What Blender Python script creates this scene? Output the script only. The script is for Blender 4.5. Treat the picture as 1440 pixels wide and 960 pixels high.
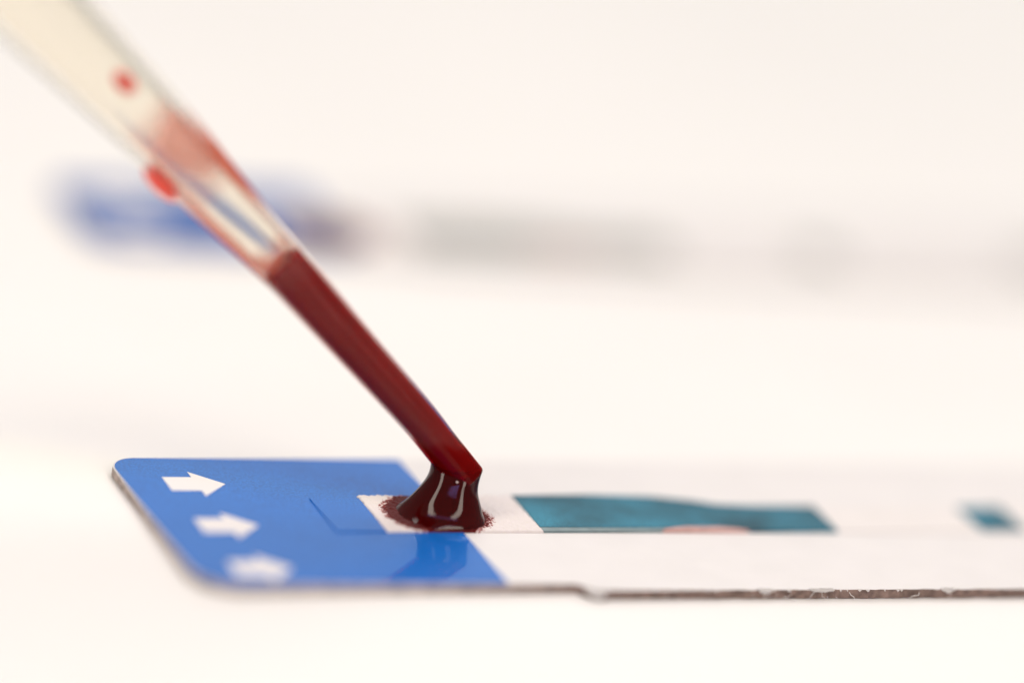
import bpy, bmesh, math, random
from mathutils import Vector, Matrix, noise
random.seed(7)

# ------------------------------------------------------------------ scene, camera, light
scn = bpy.context.scene
for o in list(bpy.data.objects): bpy.data.objects.remove(o)
scn.unit_settings.scale_length = 0.01          # 1 unit = 1 cm
scn.render.engine = 'CYCLES'
scn.view_settings.view_transform = 'Standard'; scn.view_settings.look = 'None'
scn.view_settings.gamma = 1; scn.view_settings.use_curve_mapping = False
scn.view_settings.exposure = -0.03
cy = scn.cycles
cy.max_bounces = 20; cy.transmission_bounces = 16; cy.transparent_max_bounces = 24; cy.glossy_bounces = 6; cy.diffuse_bounces = 4

cd = bpy.data.cameras.new('camera'); cam = bpy.data.objects.new('camera', cd)
scn.collection.objects.link(cam); scn.camera = cam
Rv = Vector((0.91722, -0.36548, 0.15853)); Dv = Vector((0.39806, 0.85676, -0.32788))
Uv = Rv.cross(Dv)
m = Matrix((Rv, Uv, -Dv)).transposed().to_4x4(); m.translation = Vector((-6.0032, -13.2327, 5.7330))
cam.matrix_world = m
cd.sensor_width = 36; cd.lens = 163.75; cd.clip_start = 0.5; cd.clip_end = 2000
cd.dof.use_dof = True; cd.dof.focus_distance = 15.60; cd.dof.aperture_fstop = 0.108; cd.dof.aperture_blades = 0

w = bpy.data.worlds.new('World'); scn.world = w; w.use_nodes = True
bg = w.node_tree.nodes['Background']
bg.inputs[0].default_value = (1.0, 0.97, 0.94, 1); bg.inputs[1].default_value = 0.18

def area(name, loc, target, sx, sy, power, col):
    l = bpy.data.lights.new(name, 'AREA'); l.shape = 'RECTANGLE'; l.size = sx; l.size_y = sy
    l.energy = power; l.color = col
    o = bpy.data.objects.new(name, l); scn.collection.objects.link(o)
    o.location = loc; o.rotation_euler = (Vector(target)-Vector(loc)).to_track_quat('-Z', 'Y').to_euler()
    return o
area('key_softbox', (14, 26, 36), (0, 0, 0), 34, 34, 13000,  (1, 0.972, 0.937))
area('back_softbox', (27, 58, 20), (0, 0, 0), 80, 34, 4800,  (1, 0.972, 0.937))
def front(name, az, el, dist, sx, sy, power, col):
    """a front lamp at az degrees round from the camera's side, el degrees up, facing the drop"""
    a = math.atan2(-13.23, -6.0)+math.radians(az); e = math.radians(el)
    return area(name, (dist*math.cos(e)*math.cos(a), dist*math.cos(e)*math.sin(a), dist*math.sin(e)), (0, 0, .1), sx, sy, power, col)
for nm, lat in (('front_strip_left', -14), ('front_strip_right', 12)):      # two long lamps side by side, running back overhead
    area(nm, (-.413*11+.911*lat, -.911*11-.413*lat, 16), (0, 0, .1), 4.6, 27, 3100, (1, 0.91, 0.80))
front('front_cool_lamp_low', 0, 25, 24, 22, .9, 420, (0.42, 0.36, 1.0))
front('front_cool_lamp_high', 0, 84, 24, 18, 2.6, 420, (0.42, 0.36, 1.0))

# ------------------------------------------------------------------ materials
def nodes(mat):
    nt = mat.node_tree; return nt, nt.nodes, nt.links
def setin(b, **kw):
    for k, v in kw.items():
        b.inputs[k.replace('_', ' ')].default_value = v
def mat(name, col, rough=0.5, spec=0.5, var=0.0, vscale=20, bump=0.0, bscale=60, coat=0.0, coat_r=0.05, ior=1.5, fine=0.0):
    M = bpy.data.materials.new(name); M.use_nodes = True
    nt, N, L = nodes(M); b = N['Principled BSDF']
    b.inputs['Base Color'].default_value = (*col, 1); b.inputs['Roughness'].default_value = rough
    b.inputs['IOR'].default_value = ior; b.inputs['Specular IOR Level'].default_value = spec
    b.inputs['Coat Weight'].default_value = coat; b.inputs['Coat Roughness'].default_value = coat_r
    tc = N.new('ShaderNodeTexCoord')
    if var:
        n = N.new('ShaderNodeTexNoise'); n.inputs['Scale'].default_value = vscale; n.inputs['Detail'].default_value = 5
        L.new(tc.outputs['Object'], n.inputs['Vector'])
        mr = N.new('ShaderNodeMapRange'); mr.inputs[1].default_value = .3; mr.inputs[2].default_value = .7
        mr.inputs[3].default_value = 1-var; mr.inputs[4].default_value = 1+var*.4
        L.new(n.outputs[0], mr.inputs[0])
        out = mr.outputs[0]
        if fine:
            n2 = N.new('ShaderNodeTexNoise'); n2.inputs['Scale'].default_value = 150; n2.inputs['Detail'].default_value = 2
            L.new(tc.outputs['Object'], n2.inputs['Vector'])
            m2 = N.new('ShaderNodeMapRange'); m2.inputs[1].default_value = .3; m2.inputs[2].default_value = .7
            m2.inputs[3].default_value = 1-fine; m2.inputs[4].default_value = 1+fine
            L.new(n2.outputs[0], m2.inputs[0])
            mm = N.new('ShaderNodeMath'); mm.operation = 'MULTIPLY'; L.new(out, mm.inputs[0]); L.new(m2.outputs[0], mm.inputs[1]); out = mm.outputs[0]
        h = N.new('ShaderNodeHueSaturation'); h.inputs['Color'].default_value = (*col, 1)
        L.new(out, h.inputs['Value']); L.new(h.outputs[0], b.inputs['Base Color'])
    if bump:
        n = N.new('ShaderNodeTexNoise'); n.inputs['Scale'].default_value = bscale; n.inputs['Detail'].default_value = 6
        L.new(tc.outputs['Object'], n.inputs['Vector'])
        bp = N.new('ShaderNodeBump'); bp.inputs['Strength'].default_value = 1; bp.inputs['Distance'].default_value = bump
        L.new(n.outputs[0], bp.inputs['Height']); L.new(bp.outputs[0], b.inputs['Normal'])
    return M

M_table = mat('white_table', (0.84, 0.822, 0.785), .45, .3, var=.025, vscale=.6, bump=.0008, bscale=12)
M_paper = mat('card_paper', (0.74, 0.712, 0.692), .45, .3, var=.03, vscale=6, bump=.0006, bscale=90)
M_edge = mat('card_core', (0.17, 0.12, 0.10), .85, .2, var=.5, vscale=34, bump=.006, bscale=50)
M_blue = mat('blue_label_ink', (0.002, 0.142, 0.53), .34, .06, var=.06, vscale=5, coat=.62, coat_r=.025, fine=.2, bump=.00010, bscale=30)
M_blue2 = mat('dull_blue_ink', (0.035, 0.115, 0.38), .4, .06, var=.06, vscale=5, coat=.4, coat_r=.1)
M_arrow = mat('label_white', (0.80, 0.76, 0.74), .4, .4, coat=.5)
M_teal = mat('teal_film', (0.022, 0.165, 0.24), .5, .15, var=.6, vscale=4.5, fine=.25)
M_greyfilm = mat('grey_film', (0.20, 0.27, 0.28), .5, .3, var=.2, vscale=20)
M_pale = mat('pale_film', (0.34, 0.335, 0.295), .5, .2, var=.05, vscale=6)
M_pink = mat('pink_film', (0.60, 0.35, 0.31), .5, .3, var=.2, vscale=20)
M_memb = mat('membrane', (0.76, 0.72, 0.69), .6, .2, var=.03, vscale=12)
nt, N, L = nodes(M_edge)                                  # the printed end is cut clean and pale, the torn part shows the brown core
hs = [n for n in N if n.type == 'HUE_SAT'][0]; sx = N.new('ShaderNodeSeparateXYZ'); tcn = [n for n in N if n.type == 'TEX_COORD'][0]
L.new(tcn.outputs['Object'], sx.inputs[0]); mr = N.new('ShaderNodeMapRange'); mr.inputs[1].default_value = -.3; mr.inputs[2].default_value = .3
L.new(sx.outputs[0], mr.inputs[0]); mx = N.new('ShaderNodeMix'); mx.data_type = 'RGBA'; mx.inputs[6].default_value = (.50, .42, .38, 1); mx.inputs[7].default_value = (.27, .19, .16, 1)
L.new(mr.outputs[0], mx.inputs[0]); L.new(mx.outputs[2], hs.inputs['Color'])
M_fibre = mat('paper_fibre', (0.8, 0.77, 0.74), .7, .2)

# sample pad: white fibre fleece with blood soaked in round the drop
M_pad = bpy.data.materials.new('sample_pad_fleece'); M_pad.use_nodes = True
nt, N, L = nodes(M_pad); b = N['Principled BSDF']; b.inputs['Roughness'].default_value = .7; b.inputs['Specular IOR Level'].default_value = .06
at = N.new('ShaderNodeAttribute'); at.attribute_name = 'blood'
tc = N.new('ShaderNodeTexCoord')
n1 = N.new('ShaderNodeTexNoise'); n1.inputs['Scale'].default_value = 105; n1.inputs['Detail'].default_value = 3; n1.inputs['Roughness'].default_value = .7
L.new(tc.outputs['Object'], n1.inputs['Vector'])
ad = N.new('ShaderNodeMath'); ad.operation = 'ADD'; L.new(at.outputs['Fac'], ad.inputs[0]); L.new(n1.outputs[0], ad.inputs[1])
cr = N.new('ShaderNodeValToRGB'); e = cr.color_ramp.elements
e[0].position = .80; e[0].color = (0.76, 0.70, 0.67, 1); e[1].position = .93; e[1].color = (0.085, 0.005, 0.005, 1)
x = e.new(.85); x.color = (0.36, 0.06, 0.05, 1)
L.new(ad.outputs[0], cr.inputs[0]); L.new(cr.outputs[0], b.inputs['Base Color'])
wet = N.new('ShaderNodeMapRange'); wet.inputs[1].default_value = .8; wet.inputs[2].default_value = 1; wet.inputs[3].default_value = .7; wet.inputs[4].default_value = .45
L.new(ad.outputs[0], wet.inputs[0]); L.new(wet.outputs[0], b.inputs['Roughness'])

def blood(name, col, sss, rad, rough=.08):
    M = bpy.data.materials.new(name); M.use_nodes = True
    nt, N, L = nodes(M); b = N['Principled BSDF']
    b.inputs['Base Color'].default_value = (*col, 1); b.inputs['Roughness'].default_value = rough
    b.inputs['IOR'].default_value = 1.36
    b.inputs['Subsurface Weight'].default_value = sss; b.inputs['Subsurface Radius'].default_value = (1, .06, .04)
    b.inputs['Subsurface Scale'].default_value = rad
    return M
M_blood = blood('blood_in_tube', (0.22, 0.004, 0.003), .8, .03, .6)
M_blood.node_tree.nodes['Principled BSDF'].inputs['Specular IOR Level'].default_value = 0   # wets the wall: no interface of its own
M_drop = blood('blood_drop', (0.045, 0.001, 0.001), .6, .03, .06)
M_smear = blood('thin_blood', (0.80, 0.09, 0.055), .6, .02)

M_wall = bpy.data.materials.new('translucent_plastic'); M_wall.use_nodes = True
nt, N, L = nodes(M_wall); b = N['Principled BSDF']
setin(b, Roughness=.20, IOR=1.23, Transmission_Weight=.975); b.inputs['Base Color'].default_value = (0.99, 0.96, 0.89, 1)
b.inputs['Subsurface Weight'].default_value = 0

BUB = (0.016, -0.036, 0.142)
M_film = bpy.data.materials.new('blood_smear_film'); M_film.use_nodes = True
nt, N, L = nodes(M_film); b = N['Principled BSDF']; b.inputs['Base Color'].default_value = (0.75, 0.10, 0.04, 1); b.inputs['Roughness'].default_value = .3
at = N.new('ShaderNodeAttribute'); at.attribute_name = 'fade'
tr = N.new('ShaderNodeBsdfTransparent'); tl = N.new('ShaderNodeBsdfTranslucent'); tl.inputs[0].default_value = (0.9, 0.22, 0.10, 1)
m1 = N.new('ShaderNodeMixShader'); m1.inputs[0].default_value = .6; L.new(b.outputs[0], m1.inputs[1]); L.new(tl.outputs[0], m1.inputs[2])
m2 = N.new('ShaderNodeMixShader'); L.new(at.outputs['Fac'], m2.inputs[0]); L.new(tr.outputs[0], m2.inputs[1]); L.new(m1.outputs[0], m2.inputs[2])
L.new(m2.outputs[0], N['Material Output'].inputs['Surface'])

# ------------------------------------------------------------------ helpers
C = scn.collection
def link(name, me, mats, parent=None, loc=None):
    o = bpy.data.objects.new(name, me); C.objects.link(o)
    for mm in (mats if isinstance(mats, (list, tuple)) else [mats]):
        if mm.name not in [q.name for q in me.materials if q]: me.materials.append(mm)
    if parent: o.parent = parent
    if loc: o.location = loc
    return o
def tag(o, label=None, cat=None, group=None, kind=None):
    if label: o['label'] = label
    if cat: o['category'] = cat
    if group: o['group'] = group
    if kind: o['kind'] = kind
    return o
def empty(name, loc):
    o = bpy.data.objects.new(name, None); o.empty_display_size = .2; C.objects.link(o); o.location = loc; return o
def slab(pts, z0, z1, bev=0.0, side_mat=None):
    bm = bmesh.new()
    vs = [bm.verts.new((p[0], p[1], z0)) for p in pts]
    f = bm.faces.new(vs)
    r = bmesh.ops.extrude_face_region(bm, geom=[f])
    top = [v for v in r['geom'] if isinstance(v, bmesh.types.BMVert)]
    for v in top: v.co.z = z1
    bmesh.ops.recalc_face_normals(bm, faces=bm.faces)
    if side_mat is not None:
        for f in bm.faces:
            if abs(f.normal.z) < .5 or f.normal.z < -.5: f.material_index = side_mat
    if bev:
        ed = [e for e in bm.edges if all(abs(v.co.z-z1) < 1e-6 for v in e.verts)]
        bmesh.ops.bevel(bm, geom=ed, offset=bev, segments=2, profile=.6, affect='EDGES')
    me = bpy.data.meshes.new('slab'); bm.to_mesh(me); bm.free(); return me
def arc(cx, cy_, r, a0, a1, n=10):
    return [(cx+r*math.cos(math.radians(a0+(a1-a0)*i/n)), cy_+r*math.sin(math.radians(a0+(a1-a0)*i/n))) for i in range(n+1)]
def lathe(path, radii, n=48, cap=True, close_inner=None):
    """rings round a polyline; close_inner = inner radii gives a walled tube"""
    bm = bmesh.new(); P = [Vector(p) for p in path]; rings = []; inner = []
    for i, p in enumerate(P):
        t = (P[min(i+1, len(P)-1)]-P[max(i-1, 0)]).normalized()
        a = t.cross(Vector((0, 0, 1))).normalized(); bb = a.cross(t)
        rings.append([bm.verts.new(p+(a*math.cos(2*math.pi*k/n)+bb*math.sin(2*math.pi*k/n))*radii[i]) for k in range(n)])
        if close_inner:
            inner.append([bm.verts.new(p+(a*math.cos(2*math.pi*k/n)+bb*math.sin(2*math.pi*k/n))*close_inner[i]) for k in range(n)])
    def skin(A, B):
        for k in range(n): bm.faces.new((A[k], A[(k+1) % n], B[(k+1) % n], B[k]))
    for i in range(len(P)-1):
        skin(rings[i], rings[i+1])
        if close_inner: skin(inner[i+1], inner[i])
    if close_inner:
        skin(inner[0], rings[0]); skin(rings[-1], inner[-1])
    elif cap:
        bm.faces.new(rings[0][::-1]); bm.faces.new(rings[-1])
    bmesh.ops.recalc_face_normals(bm, faces=bm.faces)
    for f in bm.faces: f.smooth = True
    me = bpy.data.meshes.new('lathe'); bm.to_mesh(me); bm.free(); return me
def catmull(pts, n):
    out = []; P = [Vector(p) for p in pts]
    for i in range(len(P)-1):
        p0 = P[max(i-1, 0)]; p1 = P[i]; p2 = P[i+1]; p3 = P[min(i+2, len(P)-1)]
        for k in range(n):
            t = k/n
            out.append(.5*((2*p1)+(p2-p0)*t+(2*p0-5*p1+4*p2-p3)*t*t+(3*p1-p0-3*p2+p3)*t**3))
    out.append(P[-1]); return out

# ------------------------------------------------------------------ table
bm = bmesh.new()
bmesh.ops.create_grid(bm, x_segments=2, y_segments=2, size=90)
me = bpy.data.meshes.new('table'); bm.to_mesh(me); bm.free()
tag(link('table_surface', me, M_table), kind='structure')

# ------------------------------------------------------------------ test card
X0, X1, YN, YF = -1.031, 4.2, -0.548, 0.505      # left, right, near, far
TOP = 0.034
NE = YN
def near_edge(x):
    """near cut edge of the card: a clean part, a small torn step, then a rougher torn edge further out"""
    if x < .27: return NE
    if x < .315: y = NE-.052*((x-.27)/.045)**.7
    else: y = NE-.052-.004*(x-.315)
    y += .004*noise.noise(Vector((x*14, 0, 0)))+.0035*noise.noise(Vector((x*60, 3, 0)))
    return y
def card_outline(ins=0.0, xr=None, rag=True):
    r = .10
    xr = X1 if xr is None else xr
    pts = arc(X0+r, YF-r, r-ins, 180, 90) + [(xr, YF-ins)]
    if rag:
        n = 420; low = []
        for i in range(n+1):
            x = xr+(.20-xr)*i/n
            low.append((x, near_edge(x)+ins))
        pts += low
    else: pts += [(xr, NE+ins)]
    pts += arc(X0+r+.05, NE+r+.05, r+.05-ins, 270, 180)
    return pts
def build_card(first=True):
    root = empty('test_card', (0, 0, 0))
    o = link('card_backing', slab(card_outline(), .003, TOP, 0, 1), [M_paper, M_edge if first else M_paper], root)
    # blue label over the left end, open where the pad shows
    lab = card_outline(.006, .027, False)
    o = link('blue_label', slab(lab, TOP, TOP+.0022, .0008), M_blue if first else M_blue2, root)
    ZL = TOP+.0022
    aw = [(0, .057), (0, -.057), (.104, -.057), (.104, -.103), (.206, 0), (.104, .103), (.104, .057)][::-1]
    for yc in ((.276, -.071, -.418) if first else (.276, -.071)):
        link('printed_arrow', slab([(-.886+p[0], yc+p[1]) for p in aw], ZL, ZL+.0006), M_arrow, root)
    ZS = TOP+.0095
    # the strip layers under the cover: a blue covered end, pad, teal film, membrane, band
    link('raised_strip_end', slab([(-.424, .150), (-.424, -.130), (-.248, -.130), (-.248, .150)][::-1], ZL, ZL+.0045, .0012), M_blue, root)
    # sample pad: fleece with relief, edge ragged
    bm = bmesh.new(); nx, ny = 150, 75; xa, xb, ya, yb = -.247, .318, -.130, .170
    at_l = bm.verts.layers.float.new('blood'); grid = []
    for j in range(ny+1):
        row = []
        for i in range(nx+1):
            x = xa+(xb-xa)*i/nx; y = ya+(yb-ya)*j/ny
            edge = min(i, nx-i, j, ny-j)
            ex = .004*noise.noise(Vector((y*40, 5, 0))) if i == 0 else 0
            v = bm.verts.new((x+ex, y, 0))
            rr = math.hypot((x+.020)/1.03, (y-.01)/.93); th = math.atan2(y, x)
            rr += .012*noise.noise(Vector((math.cos(th)*2, math.sin(th)*2, 4)))
            bl = max(0, min(1, 1-(rr-.155)/.062))
            v[at_l] = bl*.62 + (.05 if rr < .15 else 0)
            h = .0035*noise.noise(Vector((x*60, y*60, 0)))+.0028*noise.noise(Vector((x*130, y*130, 7)))
            v.co.z = ZS+h if edge else ZS-.004
            row.append(v)
        grid.append(row)
    for j in range(ny):
        for i in range(nx): bm.faces.new((grid[j][i], grid[j][i+1], grid[j+1][i+1], grid[j+1][i])).smooth = True
    bd = [e for e in bm.edges if e.is_boundary]
    r = bmesh.ops.extrude_edge_only(bm, edges=bd)
    for v in r['geom']:
        if isinstance(v, bmesh.types.BMVert): v.co.z = TOP-.0005
    me = bpy.data.meshes.new('pad'); bm.to_mesh(me); bm.free()
    pad = link('sample_pad', me, M_pad, root)
    # loose fleece fibres standing off the soaked rim of the pad
    teal = [(.318, -.099), (.80, -.103), (1.03, -.108), (1.10, -.128), (1.425, -.128), (1.43, .085), (1.20, .085), (1.06, .098), (.98, .13), (.84, .165), (.60, .178), (.318, .170)]
    link('teal_film', slab(teal, TOP, ZS+.001, .001), M_teal if first else M_pale, root)
    link('pink_film', slab([(.76, -.1285), (1.085, -.1285), (1.04, -.1125), (.98, -.101), (.86, -.098), (.78, -.1125)], TOP, ZS+.0018, .0005), M_pink, root)
    link('grey_film', slab([(.318, -.1285), (.757, -.1285), (.776, -.1125), (.80, -.107), (.318, -.0985)], TOP, ZS-.001, .0005), M_greyfilm, root)
    link('membrane', slab([(1.432, -.128), (3.9, -.128), (3.9, .085), (1.432, .085)], TOP, TOP+.006, .001), M_memb, root)
    link('teal_band', slab([(1.995, -.126), (2.17, -.126), (2.17, .08), (1.995, .08)], TOP+.006, ZS, .0008), M_teal if first else M_pale, root)
    link('teal_band', slab([(2.98, -.126), (3.5, -.126), (3.5, .08), (2.98, .08)], TOP+.006, ZS, .0008), M_teal if first else M_pale, root)
    return root
card = build_card()
tag(card, 'test card in front with sharp white arrows and blood on its pad', 'test card')

# torn paper fibres on the near edge
rnd = random.Random(3)
def tube(pts, r):
    return lathe(catmull(pts, 5), [r]*(5*(len(pts)-1)+1), 6)
for k in range(15):
    x = rnd.choice([rnd.uniform(.98, 1.35), rnd.uniform(.9, 1.5), rnd.uniform(.4, 1.7)])
    y = near_edge(x)-.001; z = rnd.uniform(.008, .031)
    a = rnd.uniform(-1, 1); ln = rnd.uniform(.02, .075)
    pts = [(x, y+.004, z)]
    for s in (.35, .7, 1):
        pts.append((x+a*ln*s+rnd.uniform(-.006, .006), y-.004-.02*s*rnd.random(), max(.0025, z-.022*s+rnd.uniform(-.004, .006))))
    link('paper_fibre', tube(pts, rnd.uniform(.0004, .0011)), M_fibre, card)
for k in range(22):     # flakes of the torn white face lifting off the edge
    x = rnd.choice([rnd.uniform(.95, 1.25), rnd.uniform(.3, 1.5)]); y = near_edge(x)
    s = rnd.uniform(.003, .011)
    bm = bmesh.new()
    vs = [bm.verts.new((x-s, y+.003, TOP+.0004)), bm.verts.new((x+s*.8, y+.003, TOP+.0004)), bm.verts.new((x+s*.5, y-.004, TOP-.002)), bm.verts.new((x-s*.3, y-.007, TOP-.005))]
    f = bm.faces.new(vs); bmesh.ops.solidify(bm, geom=[f], thickness=.001)
    me = bpy.data.meshes.new('flake'); bm.to_mesh(me); bm.free(); link('paper_flake', me, M_fibre, card)

def flap(x, w, dy, dz, seed):
    rr = random.Random(seed); y = near_edge(x)
    bm = bmesh.new(); G = []
    for i in range(9):
        u = i/8; xx = x+(u-.5)*w; h = math.sin(math.pi*min(1, max(0, u)))**.7*(1+.25*rr.uniform(-1, 1))
        G.append([bm.verts.new(q) for q in ((xx, near_edge(xx)+.010, TOP+.0012), (xx, near_edge(xx)-.002, TOP+.0005), (xx+rr.uniform(-.003, .003), near_edge(xx)-.002-dy*h, TOP-dz*h-.001))])
    for a, b in zip(G, G[1:]):
        for k in (0, 1): bm.faces.new((a[k], b[k], b[k+1], a[k+1])).smooth = True
    bmesh.ops.solidify(bm, geom=bm.faces[:], thickness=.0015)
    me = bpy.data.meshes.new('flap'); bm.to_mesh(me); bm.free(); link('paper_flake', me, M_fibre, card)
flap(.318, .075, .012, .024, 1); flap(.93, .05, .005, .010, 2); flap(1.14, .09, .003, .006, 3); flap(1.62, .05, .004, .010, 4)

# the second card, narrower, far behind and out of focus
def second_card():
    global NE
    NE = -.22
    r = build_card(False); NE = YN
    r.location = (.60, 2.78, 0); r.rotation_euler.z = math.radians(-2.2)
    tag(r, 'blurred test card lying behind, its blue end showing behind the pipette', 'test card')
second_card()

# ------------------------------------------------------------------ pipette
AX = [((0.0766, 0.0146, 0.1661), 0.0607), ((-0.0230, 0.0422, 0.2699), 0.0610), ((-0.1242, 0.0711, 0.3749), 0.0639),
      ((-0.3746, 0.1496, 0.6117), 0.0728), ((-0.6264, 0.2291, 0.8492), 0.0863), ((-0.8271, 0.2859, 1.0285), 0.1008),
      ((-1.0236, 0.3411, 1.2085), 0.1198), ((-1.2553, 0.4081, 1.4073), 0.1374), ((-1.4917, 0.4663, 1.6080), 0.1579),
      ((-1.7625, 0.5307, 1.8439), 0.1847), ((-1.9821, 0.5789, 2.0388), 0.2057)]
PA = catmull([a[0] for a in AX], 8); RA = [v.x for v in catmull([(a[1], 0, 0) for a in AX], 8)]
INNER = .70
pip = empty('pipette', PA[0])
def rel(me, base):
    me.transform(Matrix.Translation(-Vector(base))); return me
link('tube_wall', rel(lathe(PA, RA, 64, close_inner=[r*INNER for r in RA]), PA[0]), M_wall, pip)
tag(pip, 'translucent plastic pipette slanting down from the upper left to the pad', 'pipette')

def frame(s):
    """point, radius, axis, side (screen right/up) and toward-camera unit vectors at parameter s along the tube"""
    i = max(0, min(len(PA)-2, int(s))); f = s-i
    p = PA[i].lerp(PA[i+1], f); r = RA[i]*(1-f)+RA[i+1]*f
    t = (PA[min(i+2, len(PA)-1)]-PA[max(i-1, 0)]).normalized()
    tc_ = (-Dv+t*Dv.dot(t)).normalized(); side = t.cross(tc_).normalized()
    if side.dot(Rv) < 0: side = -side
    return p, r, t, side, tc_

# blood column inside the bore, from the mouth to the meniscus
iM = 4*8                                               # index of the meniscus on PA
path = [p for p in PA[:iM+1]]; rad = [RA[i]*INNER*1.012 for i in range(iM+1)]
path = [PA[0]+(PA[0]-PA[1])*.2] + path; rad = [rad[0]] + rad
pm, rm, tm, _, _ = frame(iM)
col_me = lathe(path, rad, 64, cap=False)
bm = bmesh.new(); bm.from_mesh(col_me)
for f in bm.faces: pass
loops = []
bnd = [e for e in bm.edges if e.is_boundary]
low = [e for e in bnd if (e.verts[0].co-path[0]).length < rad[0]*1.2]
top = [e for e in bnd if e not in low]
bmesh.ops.contextual_create(bm, geom=low)
ring = top
for fr, dz in ((.9, -.012), (.7, -.024), (.4, -.032), (.12, -.034)):
    r = bmesh.ops.extrude_edge_only(bm, edges=ring)
    vs = [g for g in r['geom'] if isinstance(g, bmesh.types.BMVert)]; ring = [g for g in r['geom'] if isinstance(g, bmesh.types.BMEdge) and g.is_boundary]
    for v in vs:
        d = v.co-pm; ax = tm*d.dot(tm); rr = (d-ax).normalized()
        v.co = pm+rr*rad[-1]*fr+tm*dz*rad[-1]/.066*.8
bmesh.ops.contextual_create(bm, geom=ring)
bmesh.ops.recalc_face_normals(bm, faces=bm.faces)
for f in bm.faces: f.smooth = True
me = bpy.data.meshes.new('column'); bm.to_mesh(me); bm.free()
tag(link('blood_column', rel(me, PA[0]), M_blood, loc=PA[0]), 'dark red column of blood filling the narrow lower end of the pipette', 'blood')

# spilled blood hanging between the mouth and the pad
MS = [((-0.0086, 0.0000, 0.0380), (0.1440, -0.0570, 0.0264)), ((-0.0078, 0.0065, 0.0490), (0.1380, -0.0555, 0.0225)),
      ((-0.0049, 0.0130, 0.0631), (0.1267, -0.0522, 0.0175)), ((0.0055, 0.0208, 0.0960), (0.1049, -0.0444, 0.0115)),
      ((0.0182, 0.0255, 0.1238), (0.0875, -0.0378, 0.0073)), ((0.0308, 0.0307, 0.1526), (0.0767, -0.0361, -0.0012)),
      ((0.0391, 0.0372, 0.1797), (0.0745, -0.0357, -0.0027)), ((0.0420, 0.0450, 0.2035), (0.0800, -0.0374, -0.0006)),
      ((0.0400, 0.0520, 0.2160), (0.0640, -0.0300, -0.0005)), ((0.0330, 0.0600, 0.2240), (0.0450, -0.0210, 0))]
MC = catmull([a[0] for a in MS], 4); MH = catmull([a[1] for a in MS], 4)
MD = [v.x for v in catmull([(q, 0, 0) for q in (.148, .130, .104, .090, .083, .080, .077, .070, .046, .030)], 4)]   # depth of the neck
for _ in range(30):
    for A in (MC, MH):
        B = [v.copy() for v in A]
        for i in range(1, 28): A[i] = B[i]*.5+(B[i-1]+B[i+1])*.25
bm = bmesh.new(); n = 72; rings = []
tdir = (PA[16]-PA[0]).normalized()
for i, (c, h) in enumerate(zip(MC, MH)):
    hw = h.length; a = h.normalized(); s = i/4
    # second axis: level near the pad, square to the tube where the blood climbs it
    lvl = Vector((0, 0, 1)).cross(a).normalized(); k = 0
    sq = tdir.cross(a).normalized()
    if sq.dot(lvl) < 0: sq = -sq
    bb = lvl.lerp(sq, k).normalized()
    dep = MD[i]
    ring = []
    for q in range(n):
        t = 2*math.pi*q/n
        wob = 1+(.035*noise.noise(Vector((math.cos(t)*2.2, math.sin(t)*2.2, s)))*max(0, 1-s/3))
        v = c+a*hw*math.cos(t)*wob+bb*dep*math.sin(t)*wob
        if s < 4:
            lim = -.127
            lim -= 0
            if v.y < lim+.02: v.y = lim+.02-.02*math.tanh((lim+.02-v.y)/.02)*(.98)
        if s < 3: v.z = c.z+(v.z-c.z)*(s/3)**1.3
        ring.append(bm.verts.new(v))
    rings.append(ring)
for A, B in zip(rings, rings[1:]):
    for q in range(n): bm.faces.new((A[q], A[(q+1) % n], B[(q+1) % n], B[q]))
bm.faces.new(rings[0][::-1]); bm.faces.new(rings[-1])
bmesh.ops.recalc_face_normals(bm, faces=bm.faces)
for f in bm.faces: f.smooth = True
me = bpy.data.meshes.new('drop'); bm.to_mesh(me); bm.free()
drop = tag(link('blood_drop', rel(me, (0, 0, .036)), M_drop, loc=(0, 0, .036)), 'glossy dark blood drop flaring from the pipette mouth onto the white pad', 'blood drop')

# thin film of blood wetting the outside of the tip, above the drop
M_wet = bpy.data.materials.new('wet_blood_film'); M_wet.use_nodes = True
nt, N, L = nodes(M_wet); b = N['Principled BSDF']; b.inputs['Base Color'].default_value = (.35, .004, .004, 1); b.inputs['Roughness'].default_value = .04
at = N.new('ShaderNodeAttribute'); at.attribute_name = 'fade'
cm = N.new('ShaderNodeMix'); cm.data_type = 'RGBA'; cm.inputs[6].default_value = (1, 1, 1, 1); cm.inputs[7].default_value = (.72, .02, .015, 1)
tr = N.new('ShaderNodeBsdfTransparent'); L.new(at.outputs['Fac'], cm.inputs[0]); L.new(cm.outputs[2], tr.inputs[0])
mu = N.new('ShaderNodeMath'); mu.operation = 'MULTIPLY'; mu.inputs[1].default_value = .22; L.new(at.outputs['Fac'], mu.inputs[0])
m2 = N.new('ShaderNodeMixShader'); L.new(mu.outputs[0], m2.inputs[0]); L.new(tr.outputs[0], m2.inputs[1]); L.new(b.outputs[0], m2.inputs[2])
L.new(m2.outputs[0], N['Material Output'].inputs['Surface'])
bm = bmesh.new(); fl = bm.verts.layers.float.new('fade'); G = []
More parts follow.
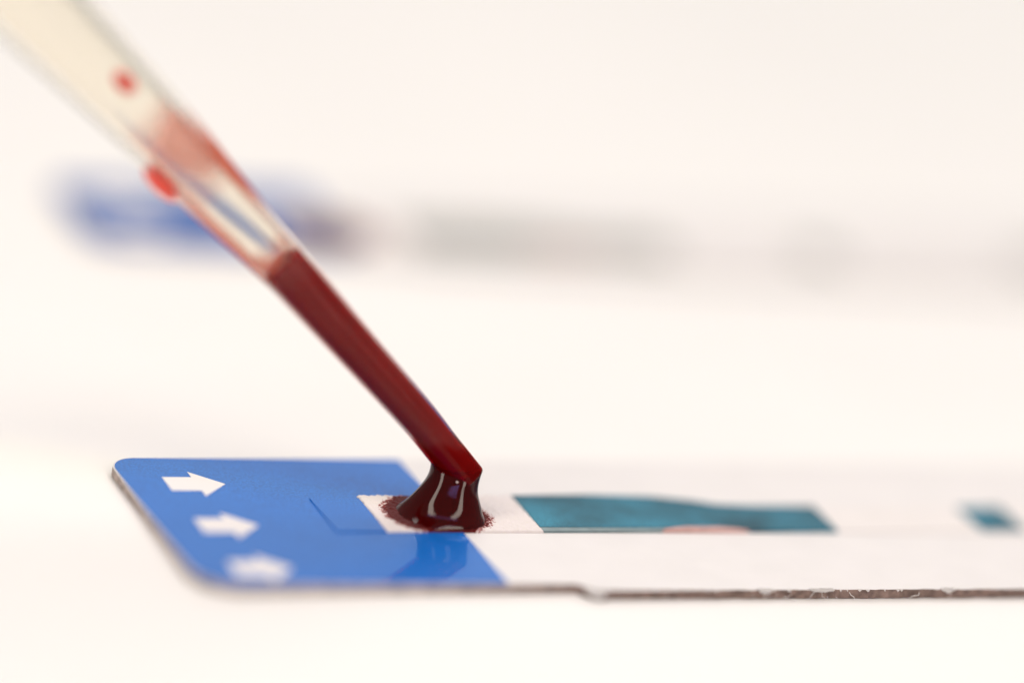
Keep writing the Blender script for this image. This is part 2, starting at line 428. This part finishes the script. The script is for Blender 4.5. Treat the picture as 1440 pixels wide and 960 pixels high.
for i in range(64):
    row = []
    for k in range(48):
        a = 2*math.pi*k/48; left = .5-.5*math.sin(a)
        p, r, t, side, tcam = frame(.4+i*.5)
        v = bm.verts.new(p+(side*math.sin(a)+tcam*math.cos(a))*(r+.0012)-Vector((0, 0, .036)))
        lim = 7+8*left+2*noise.noise(Vector((math.cos(a)*2, math.sin(a)*2, 0)))
        s_ = i*.5
        low = .26*max(0, min(1, (30.5-s_)/1.5))*(.75+.6*noise.noise(Vector((math.cos(a)*1.6, math.sin(a)*1.6, s_*.12))))
        v[fl] = max(low, min(1, (lim-s_)/3)); row.append(v)
    G.append(row)
for i in range(63):
    for k in range(48): bm.faces.new((G[i][k], G[i][(k+1) % 48], G[i+1][(k+1) % 48], G[i+1][k])).smooth = True
me = bpy.data.meshes.new('wet'); bm.to_mesh(me); bm.free()
link('wet_film', me, M_wet, drop)

bm = bmesh.new(); bmesh.ops.create_icosphere(bm, subdivisions=3, radius=.0042)
for f in bm.faces: f.smooth = True
me = bpy.data.meshes.new('bubble'); bm.to_mesh(me); bm.free()
M_bub = mat('bubble_skin', (.75, .6, .55), .1, .8)
link('air_bubble', me, M_bub, drop, BUB)

# droplets inside the upper tube
def droplet(s, ang, depth, la, lb, th, label):
    p, r, t, side, tcam = frame(s)
    rd = (side*math.sin(ang)+tcam*math.cos(ang)).normalized(); tang = t.cross(rd).normalized()
    c = p+rd*r*depth
    bm = bmesh.new(); bmesh.ops.create_icosphere(bm, subdivisions=4, radius=1)
    for v in bm.verts:
        k = 1+.12*noise.noise(v.co*1.7+Vector((s, 0, 0)))
        q = (t*v.co.x*la*(1+.25*v.co.y*0)+tang*v.co.y*lb+rd*v.co.z*th)*k
        # follow the round of the wall
        off = q.dot(tang); q -= rd*(off*off)/(2*r*depth)
        v.co = q
    for f in bm.faces: f.smooth = True
    me = bpy.data.meshes.new('droplet'); bm.to_mesh(me); bm.free()
    return tag(link('blood_droplet', me, M_smear, loc=c), label, 'blood droplet', 'blood droplets in the upper pipette')
droplet(54.8, .38, INNER*.93, .046, .028, .012, 'small separate red speck of blood high inside the pipette')
droplet(45.8, -1.40, 1.01, .078, .056, .028, 'bright red bead of blood bulging at the left edge of the pipette')

# thin smears left on the bore; the last ring paints the lit meniscus
def smear(s0, s1, a0, a1, strength, label, seed, rf=INNER-.015):
    bm = bmesh.new(); fl = bm.verts.layers.float.new('fade'); ns, na = 40, 40; G = []
    for i in range(ns+1):
        row = []
        for j in range(na+1):
            u, v_ = i/ns, j/na; s = s0+(s1-s0)*u; a = a0+(a1-a0)*v_
            p, r, t, side, tcam = frame(s)
            v = bm.verts.new(p+(side*math.sin(a)+tcam*math.cos(a))*r*rf)
            d = (math.sin(math.pi*u)*math.sin(math.pi*v_))**.8
            nz = .6+.9*noise.noise(Vector((u*2.2, v_*2.2, seed)))
            v[fl] = max(0, min(1, (d*nz*1.5)))*strength
            row.append(v)
        G.append(row)
    for i in range(ns):
        for j in range(na): bm.faces.new((G[i][j], G[i+1][j], G[i+1][j+1], G[i][j+1])).smooth = True
    me = bpy.data.meshes.new('smear'); bm.to_mesh(me); bm.free()
    return tag(link('blood_smear', me, M_film), label, 'blood smear', 'thin blood smears inside the pipette')
smear(41, 52, -2.2, 2.2, .75, 'pink band of smeared blood across the pipette above its clear gap', 1)
smear(30, 46, -2.3, -.5, 1.0, 'orange smear of blood along the left wall just above the blood column', 5, 1.004)
smear(31, 50, .6, 2.3, .9, 'faint red smear of blood along the right wall just above the blood column', 9, 1.004)
smear(30.6, 34.2, -3.14, 3.14, .65, 'soft red ring painted as the lit surface at the top of the blood column', 2)  # lighter red of the lit meniscus, added as a tinted ring
